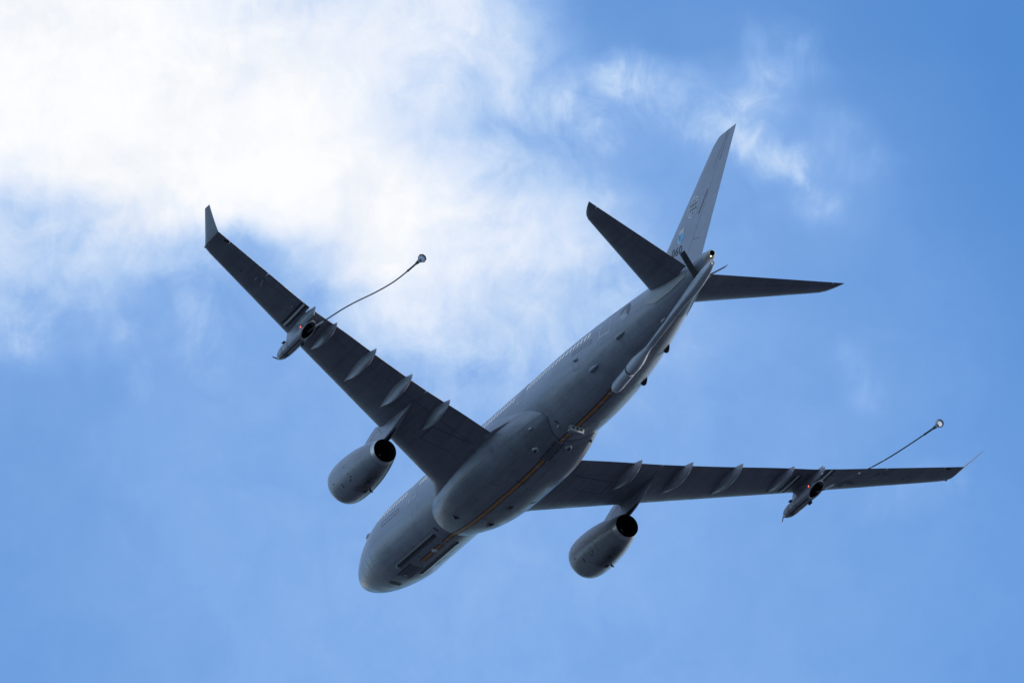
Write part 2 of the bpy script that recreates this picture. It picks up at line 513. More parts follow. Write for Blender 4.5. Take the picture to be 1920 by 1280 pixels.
def patch(bm, fn, us, vs):
    g = [[bm.verts.new(fn(u, v)) for v in vs] for u in us]
    for i in range(len(us) - 1):
        for j in range(len(vs) - 1):
            bm.faces.new((g[i][j], g[i + 1][j], g[i + 1][j + 1], g[i][j + 1]))


def lin(a, b, n): return [a + (b - a) * i / n for i in range(n + 1)]


def strip_on_belly(bm, x0, x1, y0, y1, off=.02):
    patch(bm, lambda x, y: skin_y(x, y, off), lin(x0, x1, max(2, int(abs(x1 - x0) / .35))), lin(y0, y1, 3))


# belly guide stripe: orange with black borders, interrupted
segs = [(-10.25, -12.05), (-12.6, -13.55), (-14.1, -31.2), (-34.0, -36.2), (-36.85, -43.75)]
bo = bmesh.new(); bb = bmesh.new()
for a, b in segs:
    strip_on_belly(bo, a, b, -.128, .128, .016)
    strip_on_belly(bb, a + .08, b - .05, -.21, -.128, .016); strip_on_belly(bb, a + .0, b - .12, .128, .21, .016)
for q, (a, b) in enumerate(((-31.3, -32.1), (-32.2, -33.0), (-33.1, -33.8))):
    strip_on_belly(bb, a, b, -.34, -.25, .016); strip_on_belly(bb, a - .1, b - .1, .25, .34, .016)
so = finish("belly_stripe", bo, M['orange'], recalc=True)
finish("stripe_border", bb, M['blackp'], so)
for x in (-14.6, -20.0, -30.1, -34.35, -35.2, -37.6, -38.35, -39.6, -40.6, -42.0):
    bm = bmesh.new()
    w = .07 if x in (-37.6, -38.35, -39.6, -20.0) else .15
    strip_on_belly(bm, x, x - w * 1.3, -w, w, .024)
    finish("belly_light", bm, M['light'], so)
bm = bmesh.new(); strip_on_belly(bm, -31.4, -33.7, -.20, .20, .012); finish("stripe_panel", bm, plain("grey_stripe_panel", (.13, .135, .15), .5), so)


def blob(name, x, th, lx, wy, h, m, parent=None, lift=.0):
    """streamlined blister on the skin"""
    b_ = bmesh.new(); c = skin(x, th); nrm = (skin(x, th, 1.0) - c).normalized()
    tx = (skin(x + .3, th) - c).normalized(); ty = nrm.cross(tx).normalized()
    bmesh.ops.create_uvsphere(b_, u_segments=20, v_segments=12, radius=1)
    for v in b_.verts:
        p = v.co.copy(); k = 1.0 if p.x > 0 else 1.0
        tap = 1 - .55 * max(0, -p.x) ** 1.4
        sx = lx * (.75 if p.x > 0 else 1.25)
        v.co = c + tx * p.x * sx + ty * p.y * wy * tap + nrm * (p.z * h * tap + lift)
    return finish(name, b_, m, parent)


blob("belly_dome", -12.32, R(0), .30, .19, .06, M['white'])
blob("antenna_blister", -43.0, R(-47), .62, .17, .22, M['grey'])
blob("antenna_blister", -46.9, R(-59), .58, .16, .20, M['grey'])
blob("antenna_blister", -41.4, R(-78), .26, .12, .17, M['grey'])
blob("antenna_blister", -43.2, R(50), .52, .16, .26, M['dark'])
blob("antenna_blister", -47.4, R(52), .50, .15, .26, M['dark'])
blob("nose_sensor_fairing", -4.05, R(-128), .55, .28, .42, M['grey'])
blob("drain_fitting", -33.6, R(-43), .20, .09, .14, M['light'])
blob("drain_fitting", -35.6, R(-20), .18, .08, .10, M['light'])
blob("drain_fitting", -34.5, R(41), .16, .08, .14, M['seal'])
for x, th in ((-32.1, -19.0), (-33.6, 15.5)):                     # camera domes under the fairing
    d_ = blob("camera_dome", x, R(th), .30, .26, .20, M['light'])
    blob("dome_lens", x - .02, R(th), .17, .17, .16, M['glass'], d_, .12)

# floodlight box under the rear fuselage
bm = bmesh.new(); c0 = skin_y(-36.45, .05)
box(bm, (-36.5, .05, c0.z - .16), .42, .98, .42)
bmesh.ops.bevel(bm, geom=bm.edges[:], offset=.035, segments=2, affect='EDGES')
fb = finish("floodlight_box", bm, M['light'], sharp=30)
for y in (-.25, .05, .36):
    bm = bmesh.new(); box(bm, (-36.712, y, c0.z - .17), .012, .16, .14)
    finish("floodlight_lens", bm, M['glass'], fb, smooth=False)
bm = bmesh.new(); box(bm, (-36.5, -.442, c0.z - .17), .18, .012, .16); finish("floodlight_lens", bm, M['glass'], fb, smooth=False)


def canoe(name, x0, x1, y, wid, h, m):
    """long rounded bar hugging the belly"""
    b_ = bmesh.new(); rings = []
    n = 40
    for i in range(n + 1):
        x = x0 + (x1 - x0) * i / n; e = min(1, math.sqrt(max(0, 1 - (1 - min(i, n - i) / 2.2) ** 2))) if min(i, n - i) < 2.2 else 1
        c = skin_y(x, y); nr = (skin_y(x, y, 1.0) - c).normalized(); ty = nr.cross(Vector((1, 0, 0))).normalized()
        e = max(e, .15)
        rg = []
        for k in range(13):
            a = math.pi * k / 12
            rg.append(c + ty * (wid * .5 * e * math.cos(a)) + nr * (h * e * math.sin(a) ** .6 - .01))
        rings.append(rg)
    loft(b_, rings, True, True)
    return finish(name, b_, m)


def patch_obj(name, x0, x1, y0, y1, m, off=.02, parent=None):
    b_ = bmesh.new(); strip_on_belly(b_, x0, x1, y0, y1, off); return finish(name, b_, m, parent)


for y in (-.93, .93):
    c_ = canoe("pilot_director_light", -7.75, -14.45, y, .36, .09, M['glass'])
    bm = bmesh.new(); ye = y - .19
    patch(bm, lambda x, q: skin_y(x, ye + q, .035), lin(-7.8, -14.4, 24), (-.015, .03)); finish("light_trim", bm, M['light'], c_)
# nose bay panels and small vents
patch_obj("bay_panel", -7.0, -9.1, -.30, .30, plain("dull_grey_panel", (.11, .115, .13), .5), .014)
patch_obj("bay_strip", -6.8, -9.2, -.50, -.38, M['dark'], .016); patch_obj("bay_strip", -6.8, -9.2, .40, .50, M['dark'], .016)
patch_obj("bay_marker", -7.15, -7.4, -.14, .14, M['light'], .02)
patch_obj("nose_vent", -4.9, -5.5, -.35, .5, M['seal'], .014)
patch_obj("skin_vent", -15.0, -15.15, -1.35, -.95, M['black'], .016)
patch_obj("skin_vent", -35.9, -36.0, -1.42, -1.08, M['black'], .016)
patch_obj("skin_vent", -22.9, -23.5, .95, 1.25, M['seal'], .016)
patch_obj("skin_vent", -24.2, -24.4, 2.15, 2.6, M['seal'], .016)
patch_obj("skin_vent", -27.4, -27.5, -.35, .3, M['seal'], .03)
for x, y in ((-18.9, -1.25), (-19.6, 1.15)):                       # triangular air scoops
    b_ = bmesh.new()
    pts = [skin_y(x + .75, y, .012), skin_y(x - .15, y - .28, .02), skin_y(x, y, .16), skin_y(x - .15, y + .28, .02)]
    vv = [b_.verts.new(p) for p in pts]
    for f_ in ((0, 1, 2), (0, 2, 3), (1, 3, 2), (0, 3, 1)): b_.faces.new([vv[i] for i in f_])
    finish("air_scoop", b_, M['seal'], smooth=False)

# ---- cabin windows, doors and markings on the port side
def port_th(x, z):
    w, t, b = fus(x); zc, zr = (t + b) / 2, (t - b) / 2
    return -(math.pi - math.acos((z - zc) / zr)) if False else -math.acos(-(z - zc) / zr)


def side_pt(x, z, off=0.0): return fus_pt(x, port_th(x, z), off)


xs = []
x = -7.6
while x > -12.9: xs.append(x); x -= .535
xs += [-14.95, -15.48]
x = -16.0
while x > -31.4: xs.append(x); x -= .535
x = -33.35
while x > -43.3: xs.append(x); x -= .535
WZ = .80
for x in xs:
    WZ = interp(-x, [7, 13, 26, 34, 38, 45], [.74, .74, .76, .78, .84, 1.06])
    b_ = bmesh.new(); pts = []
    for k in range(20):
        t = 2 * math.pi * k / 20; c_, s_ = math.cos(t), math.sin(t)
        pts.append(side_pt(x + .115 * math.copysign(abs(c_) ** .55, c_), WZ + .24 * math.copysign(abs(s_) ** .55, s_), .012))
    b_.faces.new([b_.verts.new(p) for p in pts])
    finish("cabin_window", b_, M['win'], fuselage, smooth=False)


def door(x0, x1, z0, z1):
    b_ = bmesh.new()
    patch(b_, lambda u, v: side_pt(u, v, .008), lin(x0, x1, 6), lin(z0, z1, 14))
    d_ = finish("cabin_door", b_, M['grey'])
    b_ = bmesh.new(); w = .055
    for (a, b, c, d) in ((x0, x1, z0 - w, z0), (x0 + w, x0, z0 - w, z1), (x1, x1 - w, z0 - w, z1), (x0, x1, z1, z1 + w)):
        patch(b_, lambda u, v: side_pt(u, v, .013), lin(a, b, 4), lin(c, d, 14))
    finish("door_outline", b_, M['outl'], d_)
    return d_


door(-13.3, -14.5, -.18, 1.72); door(-32.0, -32.75, .0, 1.5); door(-44.65, -45.9, .2, 1.8)
# tick below the rear and forward doors
for x in (-44.6, -13.35):
    b_ = bmesh.new(); patch(b_, lambda u, v: side_pt(u, v, .014), lin(x, x + .07, 1), lin(-.02 if x < -40 else -.4, .18 if x < -40 else -.2, 3)); finish("door_tick", b_, M['outl'])

# low contrast lettering blocks beside the rear and front windows: plain panel outlines
def panel_outline(x0, x1, z0, z1, m, w=.03):
    b_ = bmesh.new()
    for (a, b, c, d) in ((x0, x1, z0 - w, z0), (x0 + w, x0, z0 - w, z1), (x1, x1 - w, z0 - w, z1), (x0, x1, z1, z1 + w)):
        patch(b_, lambda u, v: side_pt(u, v, .010), lin(a, b, 6), lin(c, d, 6))
    return finish("access_panel_outline", b_, m)


panel_outline(-40.9, -43.6, .20, .40, M['seal']); panel_outline(-8.5, -11.5, -.25, .0, M['seal']); panel_outline(-4.2, -6.2, -.35, -.1, M['outl'], .025)
panel_outline(-41.0, -41.7, -.95, -.25, M['seal'], .022)

# pale run-off streaks below the forward door sills
scuff = paint("pale_runoff_stain", (.33, .35, .40), .4, .2)
for x, a0, a1 in ((-5.70, -71, -50), (-4.72, -66, -42), (-13.47, -80, -55), (-14.43, -74, -61)):
    b_ = bmesh.new()
    patch(b_, lambda q, t: fus_pt(x + q * (.075 * math.sin(math.pi * min(1, max(.03, (t - a0) / (a1 - a0))) ** .7) + .008), R(t), .007), (-1, 0, 1), lin(a0, a1, 16))
    finish("runoff_streak", b_, scuff, fuselage)

# low visibility roundel
def roundel(fn, rad, mats):
    """fn(a, b) -> surface point; three sectors and a centre"""
    o0 = None
    for k in range(3):
        b_ = bmesh.new(); a0 = 90 + 120 * k + 15
        patch(b_, lambda r_, a_: fn(r_ * math.cos(R(a_)), r_ * math.sin(R(a_))), lin(rad * .28, rad, 5), lin(a0, a0 + 120, 14))
        o = finish("roundel" if o0 is None else "roundel_sector", b_, mats[k], o0); o0 = o0 or o
    b_ = bmesh.new(); patch(b_, lambda r_, a_: fn(r_ * math.cos(R(a_)), r_ * math.sin(R(a_))), lin(.01, rad * .28, 2), lin(0, 360, 20))
    finish("roundel_centre", b_, mats[3], o0)


rg_dark = plain("roundel_dark_grey", (.115, .125, .14), .5); rg_mid = plain("roundel_mid_grey", (.14, .15, .165), .5)
rg_light = plain("roundel_pale_grey", (.36, .39, .42), .5); rg_cen = plain("roundel_centre_grey", (.30, .31, .33), .5)
roundel(lambda a, b: side_pt(-47.8 + a, 1.05 + b, .012), .64, (rg_dark, rg_light, rg_mid, rg_cen))

# ---- wings
def wz(y): return interp(abs(y), [0, 2.8, 9.2, 19.5, 29.3], [-1.7, -1.35, -.45, 1.05, 2.6])


def wle(y):
    y = abs(y)
    if y < 4.4: return spline(y, [1.5, 2.6, 3.0, 3.5, 4.0, 4.4], [-16.6, -17.5, -18.35, -19.35, -19.85, -20.10])
    b = -20.10 - .6335 * (y - 4.4)
    if y > 28.4: b -= .55 * ((y - 28.4) / .6) ** 2
    return b


def wte(y): return spline(abs(y), [1.5, 3.0, 6.0, 9.2, 13, 16.9, 20, 24, 29.0], [-28.75, -29.07, -29.95, -30.76, -31.98, -33.4, -34.38, -36.15, -38.38])


def wtc(y): return interp(abs(y), [2, 9.2, 18, 29], [.145, .115, .105, .095])


def foil(c, up, tc, cam=.012):
    t = 5 * tc * (.2969 * math.sqrt(max(c, 0)) - .126 * c - .3516 * c * c + .2843 * c ** 3 - .1020 * c ** 4)
    k = cam * math.sin(math.pi * c)
    return k + (t if up else -t)


def foil_ring(le, te, tc, a, b, n, place):
    cs = [a + (b - a) * (.5 - .5 * math.cos(math.pi * i / n)) for i in range(n + 1)]
    ch = le - te
    pts = [place(le - c * ch, foil(c, True, tc) * ch) for c in reversed(cs)]
    pts += [place(le - c * ch, foil(c, False, tc) * ch) for c in (cs[1:] if a == 0 else cs)]
    return pts


def wing_under(x, y, off=0.0):
    le, te = wle(y), wte(y); ch = le - te; c = min(max((le - x) / ch, 0), 1)
    return V(x, y, wz(y) + foil(c, False, wtc(y)) * ch - off)


def wing_low_z(x, y): return wing_under(x, y).z


for sgn in (-1, 1):
    ys = [1.6, 2.2, 2.6, 2.9, 3.2, 3.6, 4.0, 4.5, 5.5, 7, 8.2, 9.2, 10.5, 12, 14, 16, 18, 20, 22, 24, 26, 27.4, 28.2, 28.6, 28.9]
    bm = bmesh.new()
    loft(bm, [foil_ring(wle(y), wte(y), wtc(y), 0, .76, 22, lambda x, z, y=y: V(x, sgn * y, wz(y) + z)) for y in ys])
    wing = finish("wing", bm, M['wing'])
    # trailing edge surfaces
    for nm, y0, y1, c0 in (("flap", 3.05, 9.18, .768), ("flap", 9.23, 19.84, .768), ("aileron", 20.02, 24.0, .768), ("aileron", 24.05, 27.7, .768), ("wing_tip_edge", 27.74, 28.9, .764)):
        bm = bmesh.new(); n = max(2, int((y1 - y0) / .8))
        dz = -.02 if nm == "flap" else 0
        loft(bm, [foil_ring(wle(y), wte(y), wtc(y), c0, 1.0, 10, lambda x, z, y=y: V(x, sgn * y, wz(y) + z + dz)) for y in lin(y0, y1, n)])
        finish(nm, bm, M['wing'], wing)
    # dark seals seen through the gaps
    bm = bmesh.new()
    loft(bm, [foil_ring(wle(y), wte(y), wtc(y) * .55, .74, .80, 4, lambda x, z, y=y: V(x, sgn * y, wz(y) + z)) for y in lin(3.0, 28.6, 24)])
    finish("gap_seal", bm, M['seal'], wing)
    # winglet
    bm = bmesh.new(); rings = []
    for t in (0, .06, .14, .25, .5, .75, 1.0):
        y = 28.9 + 1.15 * (t ** .92); z = wz(28.9) + 1.47 * t + (.0 if t == 0 else 0)
        le = interp(t, [0, .14, .25, .5, 1], [-36.02, -36.42, -36.67, -37.19, -38.17]); te = interp(t, [0, 1], [-38.34, -38.95])
        ch = le - te; ny, nz = -.80, .60
        b = interp(t, [0, .25], [1, 0])
        ny, nz = -.80 * (1 - b), .60 * (1 - b) + b
        tc = interp(t, [0, .25, 1], [.095, .075, .075])
        rings.append(foil_ring(le, te, tc, 0, 1.0, 12, lambda x, q, y=y, z=z: V(x, sgn * (y + q * ny), z + q * nz)))
    loft(bm, rings)
    wl = finish("winglet", bm, M['fin'], wing)
    bm = bmesh.new(); box(bm, (-35.78, sgn * 28.66, wz(28.66)), .20, .24, .08)
    bmesh.ops.bevel(bm, geom=bm.edges[:], offset=.03, segments=2, affect='EDGES')
    finish("navigation_light", bm, M['light'], wing)
    # small dark access marks and hinge bumps under the outer wing
    def wpatch(nm, x0, x1, y0, y1, m, off=.012, par=wing, sk=0.0):
        b_ = bmesh.new(); patch(b_, lambda x, y: wing_under(x + sk * (y - y0), y * sgn, off), lin(x0, x1, max(2, int(abs(x1 - x0) / .3))), lin(y0, y1, 3)); return finish(nm, b_, m, par)
    wpatch("tip_vent", -37.55, -37.75, 27.75, 28.15, M['black'])
    wpatch("skin_vent", -35.0, -35.12, 25.6, 25.75, M['seal'])
    for (x, y) in ((-34.95, 24.4), (-34.9, 23.9), (-34.5, 23.8), (-33.6, 21.0)):
        b_ = bmesh.new(); bmesh.ops.create_uvsphere(b_, u_segments=14, v_segments=8, radius=1)
        c_ = wing_under(x, y * sgn)
        for v in b_.verts: v.co = c_ + Vector((v.co.x * .26, v.co.y * .10, v.co.z * .07))
        finish("hinge_fairing", b_, M['wing'], wing)
    # pale guide stripes with black borders either side of the pod
    for y0, xa, xb in ((20.5, -30.95, -34.50), (18.72, -29.75, -33.88)):
        w_ = .085
        for k, (a, b, m_) in enumerate(((-w_, w_, M['white']), (-w_ - .17, -w_, M['blackp']), (w_, w_ + .17, M['blackp']))):
            b_ = bmesh.new()
            xs_ = [x for x in lin(xa, xb, 24)]
            patch(b_, lambda x, q: wing_under(x, sgn * (y0 + q), .016), xs_, lin(a, b, 2))
            o = finish("wing_stripe" if k == 0 else "stripe_border", b_, m_, wing)
    # panel outlines and stiffener strips near the root
    for (x0, x1, y0, y1) in ((-24.6, -26.2, 4.5, 4.62), (-23.9, -26.0, 3.75, 3.85)):
        wpatch("reinforcing_strip", x0, x1, y0, y1, M['grey'], .02)
    for (x0, x1, y0, y1) in ((-27.0, -27.06, 4.2, 7.2), (-25.0, -25.05, 4.9, 7.0), (-25.0, -27.0, 7.0, 7.05), (-27.0, -28.6, 3.6, 3.65)):
        wpatch("panel_joint", x0, x1, y0, y1, M['seal'], .010)

    # flap track fairings
    for (y, xf, xa, dep, wid) in ((7.48, -25.9, -31.0, .78, .37), (10.92, -26.5, -32.05, .78, .36), (14.25, -27.6, -33.15, .74, .34), (17.76, -29.5, -34.12, .64, .31), (19.78, -30.4, -34.85, .46, .24)):
        bm = bmesh.new(); rings = []; n = 26
        for i in range(n + 1):
            t = i / n; x = xf + (xa - xf) * t
            sh = spline(t, [0, .12, .35, .6, .8, .93, 1], [0, .20, .70, 1.0, .86, .50, .22])
            zt = wz(y) if x < wte(y) else min(wz(y), wing_low_z(x, y * sgn) + .12)
            if x < wte(y) + .8: zt = wz(y) - .02
            low = min(wing_low_z(max(x, wte(y)), y * sgn), wz(y))
            zb = low - dep * sh - (.05 if 0 < t < 1 else 0) - (.16 * max(0, (t - .75) / .25))
            hw = wid * max(.03, spline(t, [0, .12, .35, .6, .8, .93, 1], [.02, .26, .72, 1.0, .78, .36, .08]))
            rg = []
            for k in range(19):
                a = math.pi * k / 18
                ca = math.cos(a); sa = math.sin(a)
                rg.append(V(x, sgn * y + hw * math.copysign(abs(ca) ** 1.25, ca), zt + (zb - zt) * sa ** 1.15))
            rings.append(rg)
        loft(bm, rings)
        ff = finish("flap_track_fairing", bm, M['grey'], wing, sharp=60)

# wing roundel under the starboard wing
wr = [(rg_dark), (rg_dark), (M['wing']), (M['wing'])]
roundel(lambda a, b: wing_under(-32.75 + a, 22.35 + b, .014), .62, (rg_dark, rg_dark, M['grey'], M['grey']))

# fillets behind the wing roots
for sgn in (-1, 1):
    bm = bmesh.new(); rings = []
    for t in lin(0, 1, 10):
        x = -28.4 - 4.3 * t; yo = 3.62 - .95 * t ** 1.3; yi = 2.3
        z = -1.35 + .25 * t
        h = .10 * (1 - t) + .015
        rings.append([V(x, sgn * yi, z + h + .1), V(x, sgn * (yo - .15), z + h), V(x, sgn * yo, z), V(x, sgn * (yo - .15), z - h), V(x, sgn * yi, z - h - .1)])
    loft(bm, rings); finish("wing_root_fillet", bm, M['grey'], sharp=30)

# ---- engines
def lathe(bm, prof, y, z, n=72, zs=0.0, cap0=False, cap1=False):
    x0 = prof[0][0]
    loft(bm, [ring(x, y, z + zs * (x - x0), r, r, n) for x, r in prof], cap0, cap1)


for sgn in (-1, 1):
    y = 9.45 * sgn; z = -2.83
    prof = [(-19.2, 1.16), (-18.5, 1.20), (-18.1, 1.27), (-17.95, 1.325), (-17.9, 1.36), (-17.93, 1.40), (-18.05, 1.452), (-18.3, 1.502), (-18.7, 1.543), (-19.1, 1.560), (-19.6, 1.566)]
    for i in range(1, 22):
        t = i / 21; x = -19.6 - 4.85 * t
        k = (19.6 + (-x) - 39.2) / (24.8 - 19.6)
        prof.append((x, .878 + (1.566 - .878) * (1 - k ** 1.95)))
    bm = bmesh.new(); lathe(bm, prof, y, z)
    na = finish("engine_nacelle", bm, M['nac'], sharp=45)
    r1 = prof[-1][1]
    bm = bmesh.new(); lathe(bm, [(-24.44, r1 + .004), (-24.62, .905), (-24.8, .872), (-24.81, .866), (-24.80, .858)], y, z)
    finish("exhaust_nozzle", bm, M['metal'], na, sharp=45)
    bm = bmesh.new(); lathe(bm, [(-24.80, .860), (-24.6, .862), (-23.6, .89), (-22.4, .93), (-22.2, .60), (-22.2, .01)], y, z); finish("exhaust_duct", bm, M['black'], na)
    bm = bmesh.new(); lathe(bm, [(-22.2, .55), (-22.8, .50), (-23.4, .36), (-23.9, .16), (-24.0, .02)], y, z, 32); finish("exhaust_cone", bm, M['black'], na)
    bm = bmesh.new(); bmesh.ops.create_uvsphere(bm, u_segments=12, v_segments=8, radius=.05)  # blue bead at the cone tip, a glint put in as colour
    bmesh.ops.translate(bm, verts=bm.verts[:], vec=V(-24.02, y - .05, z - .05)); finish("cone_glint", bm, M['glint'], na)
    bm = bmesh.new(); lathe(bm, [(-19.2, 1.17), (-19.25, .4), (-18.7, .25), (-18.4, .02)], y, z, 48); finish("fan", bm, M['dark'], na)
    # cowl vents, fittings and a data plate
    def cowl(x, a, off=.012):
        r = interp(-x, [-p[0] for p in prof[4:]], [p[1] for p in prof[4:]]) + off
        return V(x, y + r * math.sin(a), z - r * math.cos(a))
    for nm, x0, x1, a0, a1, m_ in (("cowl_vent", -20.0, -20.1, -46, -34, M['black']), ("cowl_vent", -20.55, -20.95, 14, 24, M['black']), ("cowl_vent", -22.0, -22.3, -2, 7, M['dark']),
                                   ("data_plate", -18.15, -18.55, -16, -4, M['light']), ("cowl_mark", -19.0, -19.15, -62, -58, M['seal']), ("cowl_mark", -21.4, -21.55, -48, -42, M['seal']),
                                   ("cowl_latch", -21.1, -21.3, -40, -36, M['seal']), ("cowl_latch", -21.2, -21.45, -58, -56, M['seal'])):
        b_ = bmesh.new(); patch(b_, lambda u, v: cowl(u, R(v), .01), lin(x0, x1, 2), lin(a0, a1, 3)); finish(nm, b_, m_, na)
    # curved joint of the access door
    b_ = bmesh.new()
    pts = [(-20.9, -86), (-21.0, -78), (-21.35, -74), (-21.9, -66), (-22.1, -55), (-22.0, -40), (-21.6, -25)]
    for (p, q) in zip(pts, pts[1:]):
        f4 = [cowl(p[0] + .02, R(p[1]), .008), cowl(p[0] - .02, R(p[1]), .008), cowl(q[0] - .02, R(q[1]), .008), cowl(q[0] + .02, R(q[1]), .008)]
        b_.faces.new([b_.verts.new(v) for v in f4])
    finish("cowl_joint", b_, M['seal'], na, smooth=False)
    b_ = bmesh.new(); c0_ = cowl(-20.9, R(30)); n0 = (cowl(-20.9, R(30), 1) - c0_).normalized()
    tube(b_, [c0_ - n0 * .05, c0_ + n0 * .10 + V(-.05, 0, 0), c0_ + n0 * .22 + V(-.20, 0, 0)], [.09, .07, .05]); finish("drain_mast", b_, M['dark'], na)

    # pylon
    bm = bmesh.new(); rings = []
    yp = 9.42 * sgn
    stn = [(-19.6, -1.36, -1.30, .05), (-20.4, -1.42, -1.02, .14), (-21.15, -1.50, -.74, .19), (-22.0, -1.62, -.40, .22), (-22.8, -1.75, -.15, .24), (-23.9, -1.9, .0, .24),
           (-24.9, -1.95, -.3, .23), (-25.9, -1.72, -.4, .21), (-26.9, -1.36, -.4, .17), (-27.8, -1.02, -.4, .12), (-28.75, -.68, -.4, .03)]
    for x, zb, zt, hw in stn:
        if x < -22.6: zb = min(zb, wing_low_z(x, 9.42 * sgn) - .02); zt = max(wing_low_z(x, 9.42 * sgn) + .18, zb + .1)
        rings.append([V(x, yp - hw * .9, zb + .04), V(x, yp - hw * .5, zb), V(x, yp + hw * .5, zb), V(x, yp + hw * .9, zb + .04), V(x, yp + hw, (zb + zt) / 2), V(x, yp + hw * .9, zt), V(x, yp - hw * .9, zt), V(x, yp - hw, (zb + zt) / 2)])
    loft(bm, rings); py = finish("engine_pylon", bm, M['grey'], sharp=35)
    bm = bmesh.new()
    tube(bm, [V(-24.2, yp, -1.90), V(-25.0, yp, -1.86), V(-26.2, yp, -1.62)], [.13, .15, .05]); finish("pylon_heat_shield", bm, M['black'], py)
    b_ = bmesh.new()
    for (xa, za, xb, zb) in ((-22.2, -1.1, -23.5, -.62), (-23.5, -.62, -24.2, -1.3), (-25.2, -1.0, -26.2, -.9)):
        dx, dz = xb - xa, zb - za; L = math.hypot(dx, dz); ox, oz = -dz / L * .02, dx / L * .02
        for ss in (-1, 1):
            yy = yp + ss * .245
            b_.faces.new([b_.verts.new(V(xa + ox, yy, za + oz)), b_.verts.new(V(xb + ox, yy, zb + oz)), b_.verts.new(V(xb - ox, yy, zb - oz)), b_.verts.new(V(xa - ox, yy, za - oz))])
    finish("panel_joint", b_, M['seal'], py, smooth=False)

# ---- tailplane
def hle(y):
    y = abs(y); b = -50.75 - .73 * (y - 1.67)
    if y > 8.7: b -= 1.35 * ((y - 8.7) / 1.0) ** 2.3
    return b


def hte(y): return -55.42 - .307 * (abs(y) - .83)


def hz(y): return 1.55 + .115 * abs(y)


for sgn in (-1, 1):
    bm = bmesh.new(); ys = [.5, 1.0, 1.5, 2, 3, 4.5, 6, 7.5, 8.4, 8.8, 9.1, 9.35, 9.55, 9.68, 9.74]
    loft(bm, [foil_ring(hle(y), hte(y), .10, 0, .70, 16, lambda x, q, y=y: V(x, sgn * y, hz(y) - q)) for y in ys])
    hs = finish("tailplane", bm, M['wing'])
    for nm, y0, y1 in (("elevator", 1.0, 9.0), ("tailplane_tip", 9.03, 9.74)):
        bm = bmesh.new()
        loft(bm, [foil_ring(hle(y), hte(y), .10, .707, 1, 8, lambda x, q, y=y: V(x, sgn * y, hz(y) - q)) for y in lin(y0, y1, 8)])
        finish(nm, bm, M['wing'], hs)
    # seal plate on the fuselage under the tailplane root
    bm = bmesh.new()
    def tl(u, v):
        x = -49.85 - 5.0 * u
        zt = 2.0 - .0 * u; zb = interp(u, [0, .12, .3, .65, 1.0], [1.35, .72, .50, .80, 1.30])
        zz = zb + (zt - zb) * v
        w, t, b = fus(x); q = max(-1, min(1, (zz - (t + b) / 2) / ((t - b) / 2)))
        th = math.acos(-q); return fus_pt(x, sgn * th, .02)
    patch(bm, tl, lin(0, 1, 20), lin(0, 1, 8)); sp = finish("tailplane_seal_plate", bm, M['plate'])
    bm = bmesh.new()
    def tl2(u, v):
        x = -49.85 - 5.0 * u
        zb = interp(u, [0, .12, .3, .65, 1.0], [1.35, .72, .50, .80, 1.30]) - .07 + .09 * v
        w, t, b = fus(x); q = max(-1, min(1, (zb - (t + b) / 2) / ((t - b) / 2)))
        return fus_pt(x, sgn * math.acos(-q), .05)
    patch(bm, tl2, lin(0, 1, 24), (0, .5, 1)); finish("plate_edge", bm, M['cap'], sp)

# ---- fin
def fle(z):
    b = -49.47 - 1.025 * (z - 5.58)
    if z < 4.0: b += .28 * (4.0 - z) ** 2
    if z > 11.0: b -= .35 * ((z - 11.0) / .62) ** 2
    return b


def fte(z): return -55.68 - .370 * (z - 3.0)


bm = bmesh.new(); zs = [1.9, 2.4, 2.8, 3.2, 3.7, 4.3, 5, 6, 7, 8, 9, 10, 10.8, 11.2, 11.4, 11.55, 11.62]
loft(bm, [foil_ring(fle(z), fte(z), .095, 0, .70, 16, lambda x, q, z=z: V(x, q - foil(.0, True, 0) - .012 * 0, z)) for z in zs])
fin = finish("tail_fin", bm, M['fin'])
bm = bmesh.new(); zs2 = [2.5, 3.2, 4, 5, 6, 7, 8, 9, 10, 10.8, 11.3, 11.62]
loft(bm, [foil_ring(fle(z), fte(z), .095, .706, 1, 8, lambda x, q, z=z: V(x, q, z)) for z in zs2])
finish("rudder", bm, M['fin'], fin)
bm = bmesh.new()
loft(bm, [foil_ring(fle(z), fte(z), .05, .69, .73, 3, lambda x, q, z=z: V(x, q, z)) for z in zs2]); finish("gap_seal", bm, M['seal'], fin)


def fin_pt(x, z, off=.012):
    le, te = fle(z), fte(z); ch = le - te; c = min(max((le - x) / ch, 0), 1)
    return V(x, foil(c, False, .095) * ch - off, z)


def fin_stroke(bm, pts, w, off=.014, closed=False):
    P = pts + [pts[0]] if closed else pts
    for (a, b) in zip(P, P[1:]):
        dx, dz = b[0] - a[0], b[1] - a[1]; L = math.hypot(dx, dz)
        if L < 1e-6: continue
        ox, oz = -dz / L * w / 2, dx / L * w / 2; ex, ez = dx / L * w * .3, dz / L * w * .3
        q = [(a[0] - ex + ox, a[1] - ez + oz), (b[0] + ex + ox, b[1] + ez + oz), (b[0] + ex - ox, b[1] + ez - oz), (a[0] - ex - ox, a[1] - ez - oz)]
        bm.faces.new([bm.verts.new(fin_pt(x, z, off)) for x, z in q])


def circ(cx, cz, rx, rz, n=40, a0=0, a1=360): return [(cx + rx * math.cos(R(a0 + (a1 - a0) * i / n)), cz + rz * math.sin(R(a0 + (a1 - a0) * i / n))) for i in range(n + 1)]


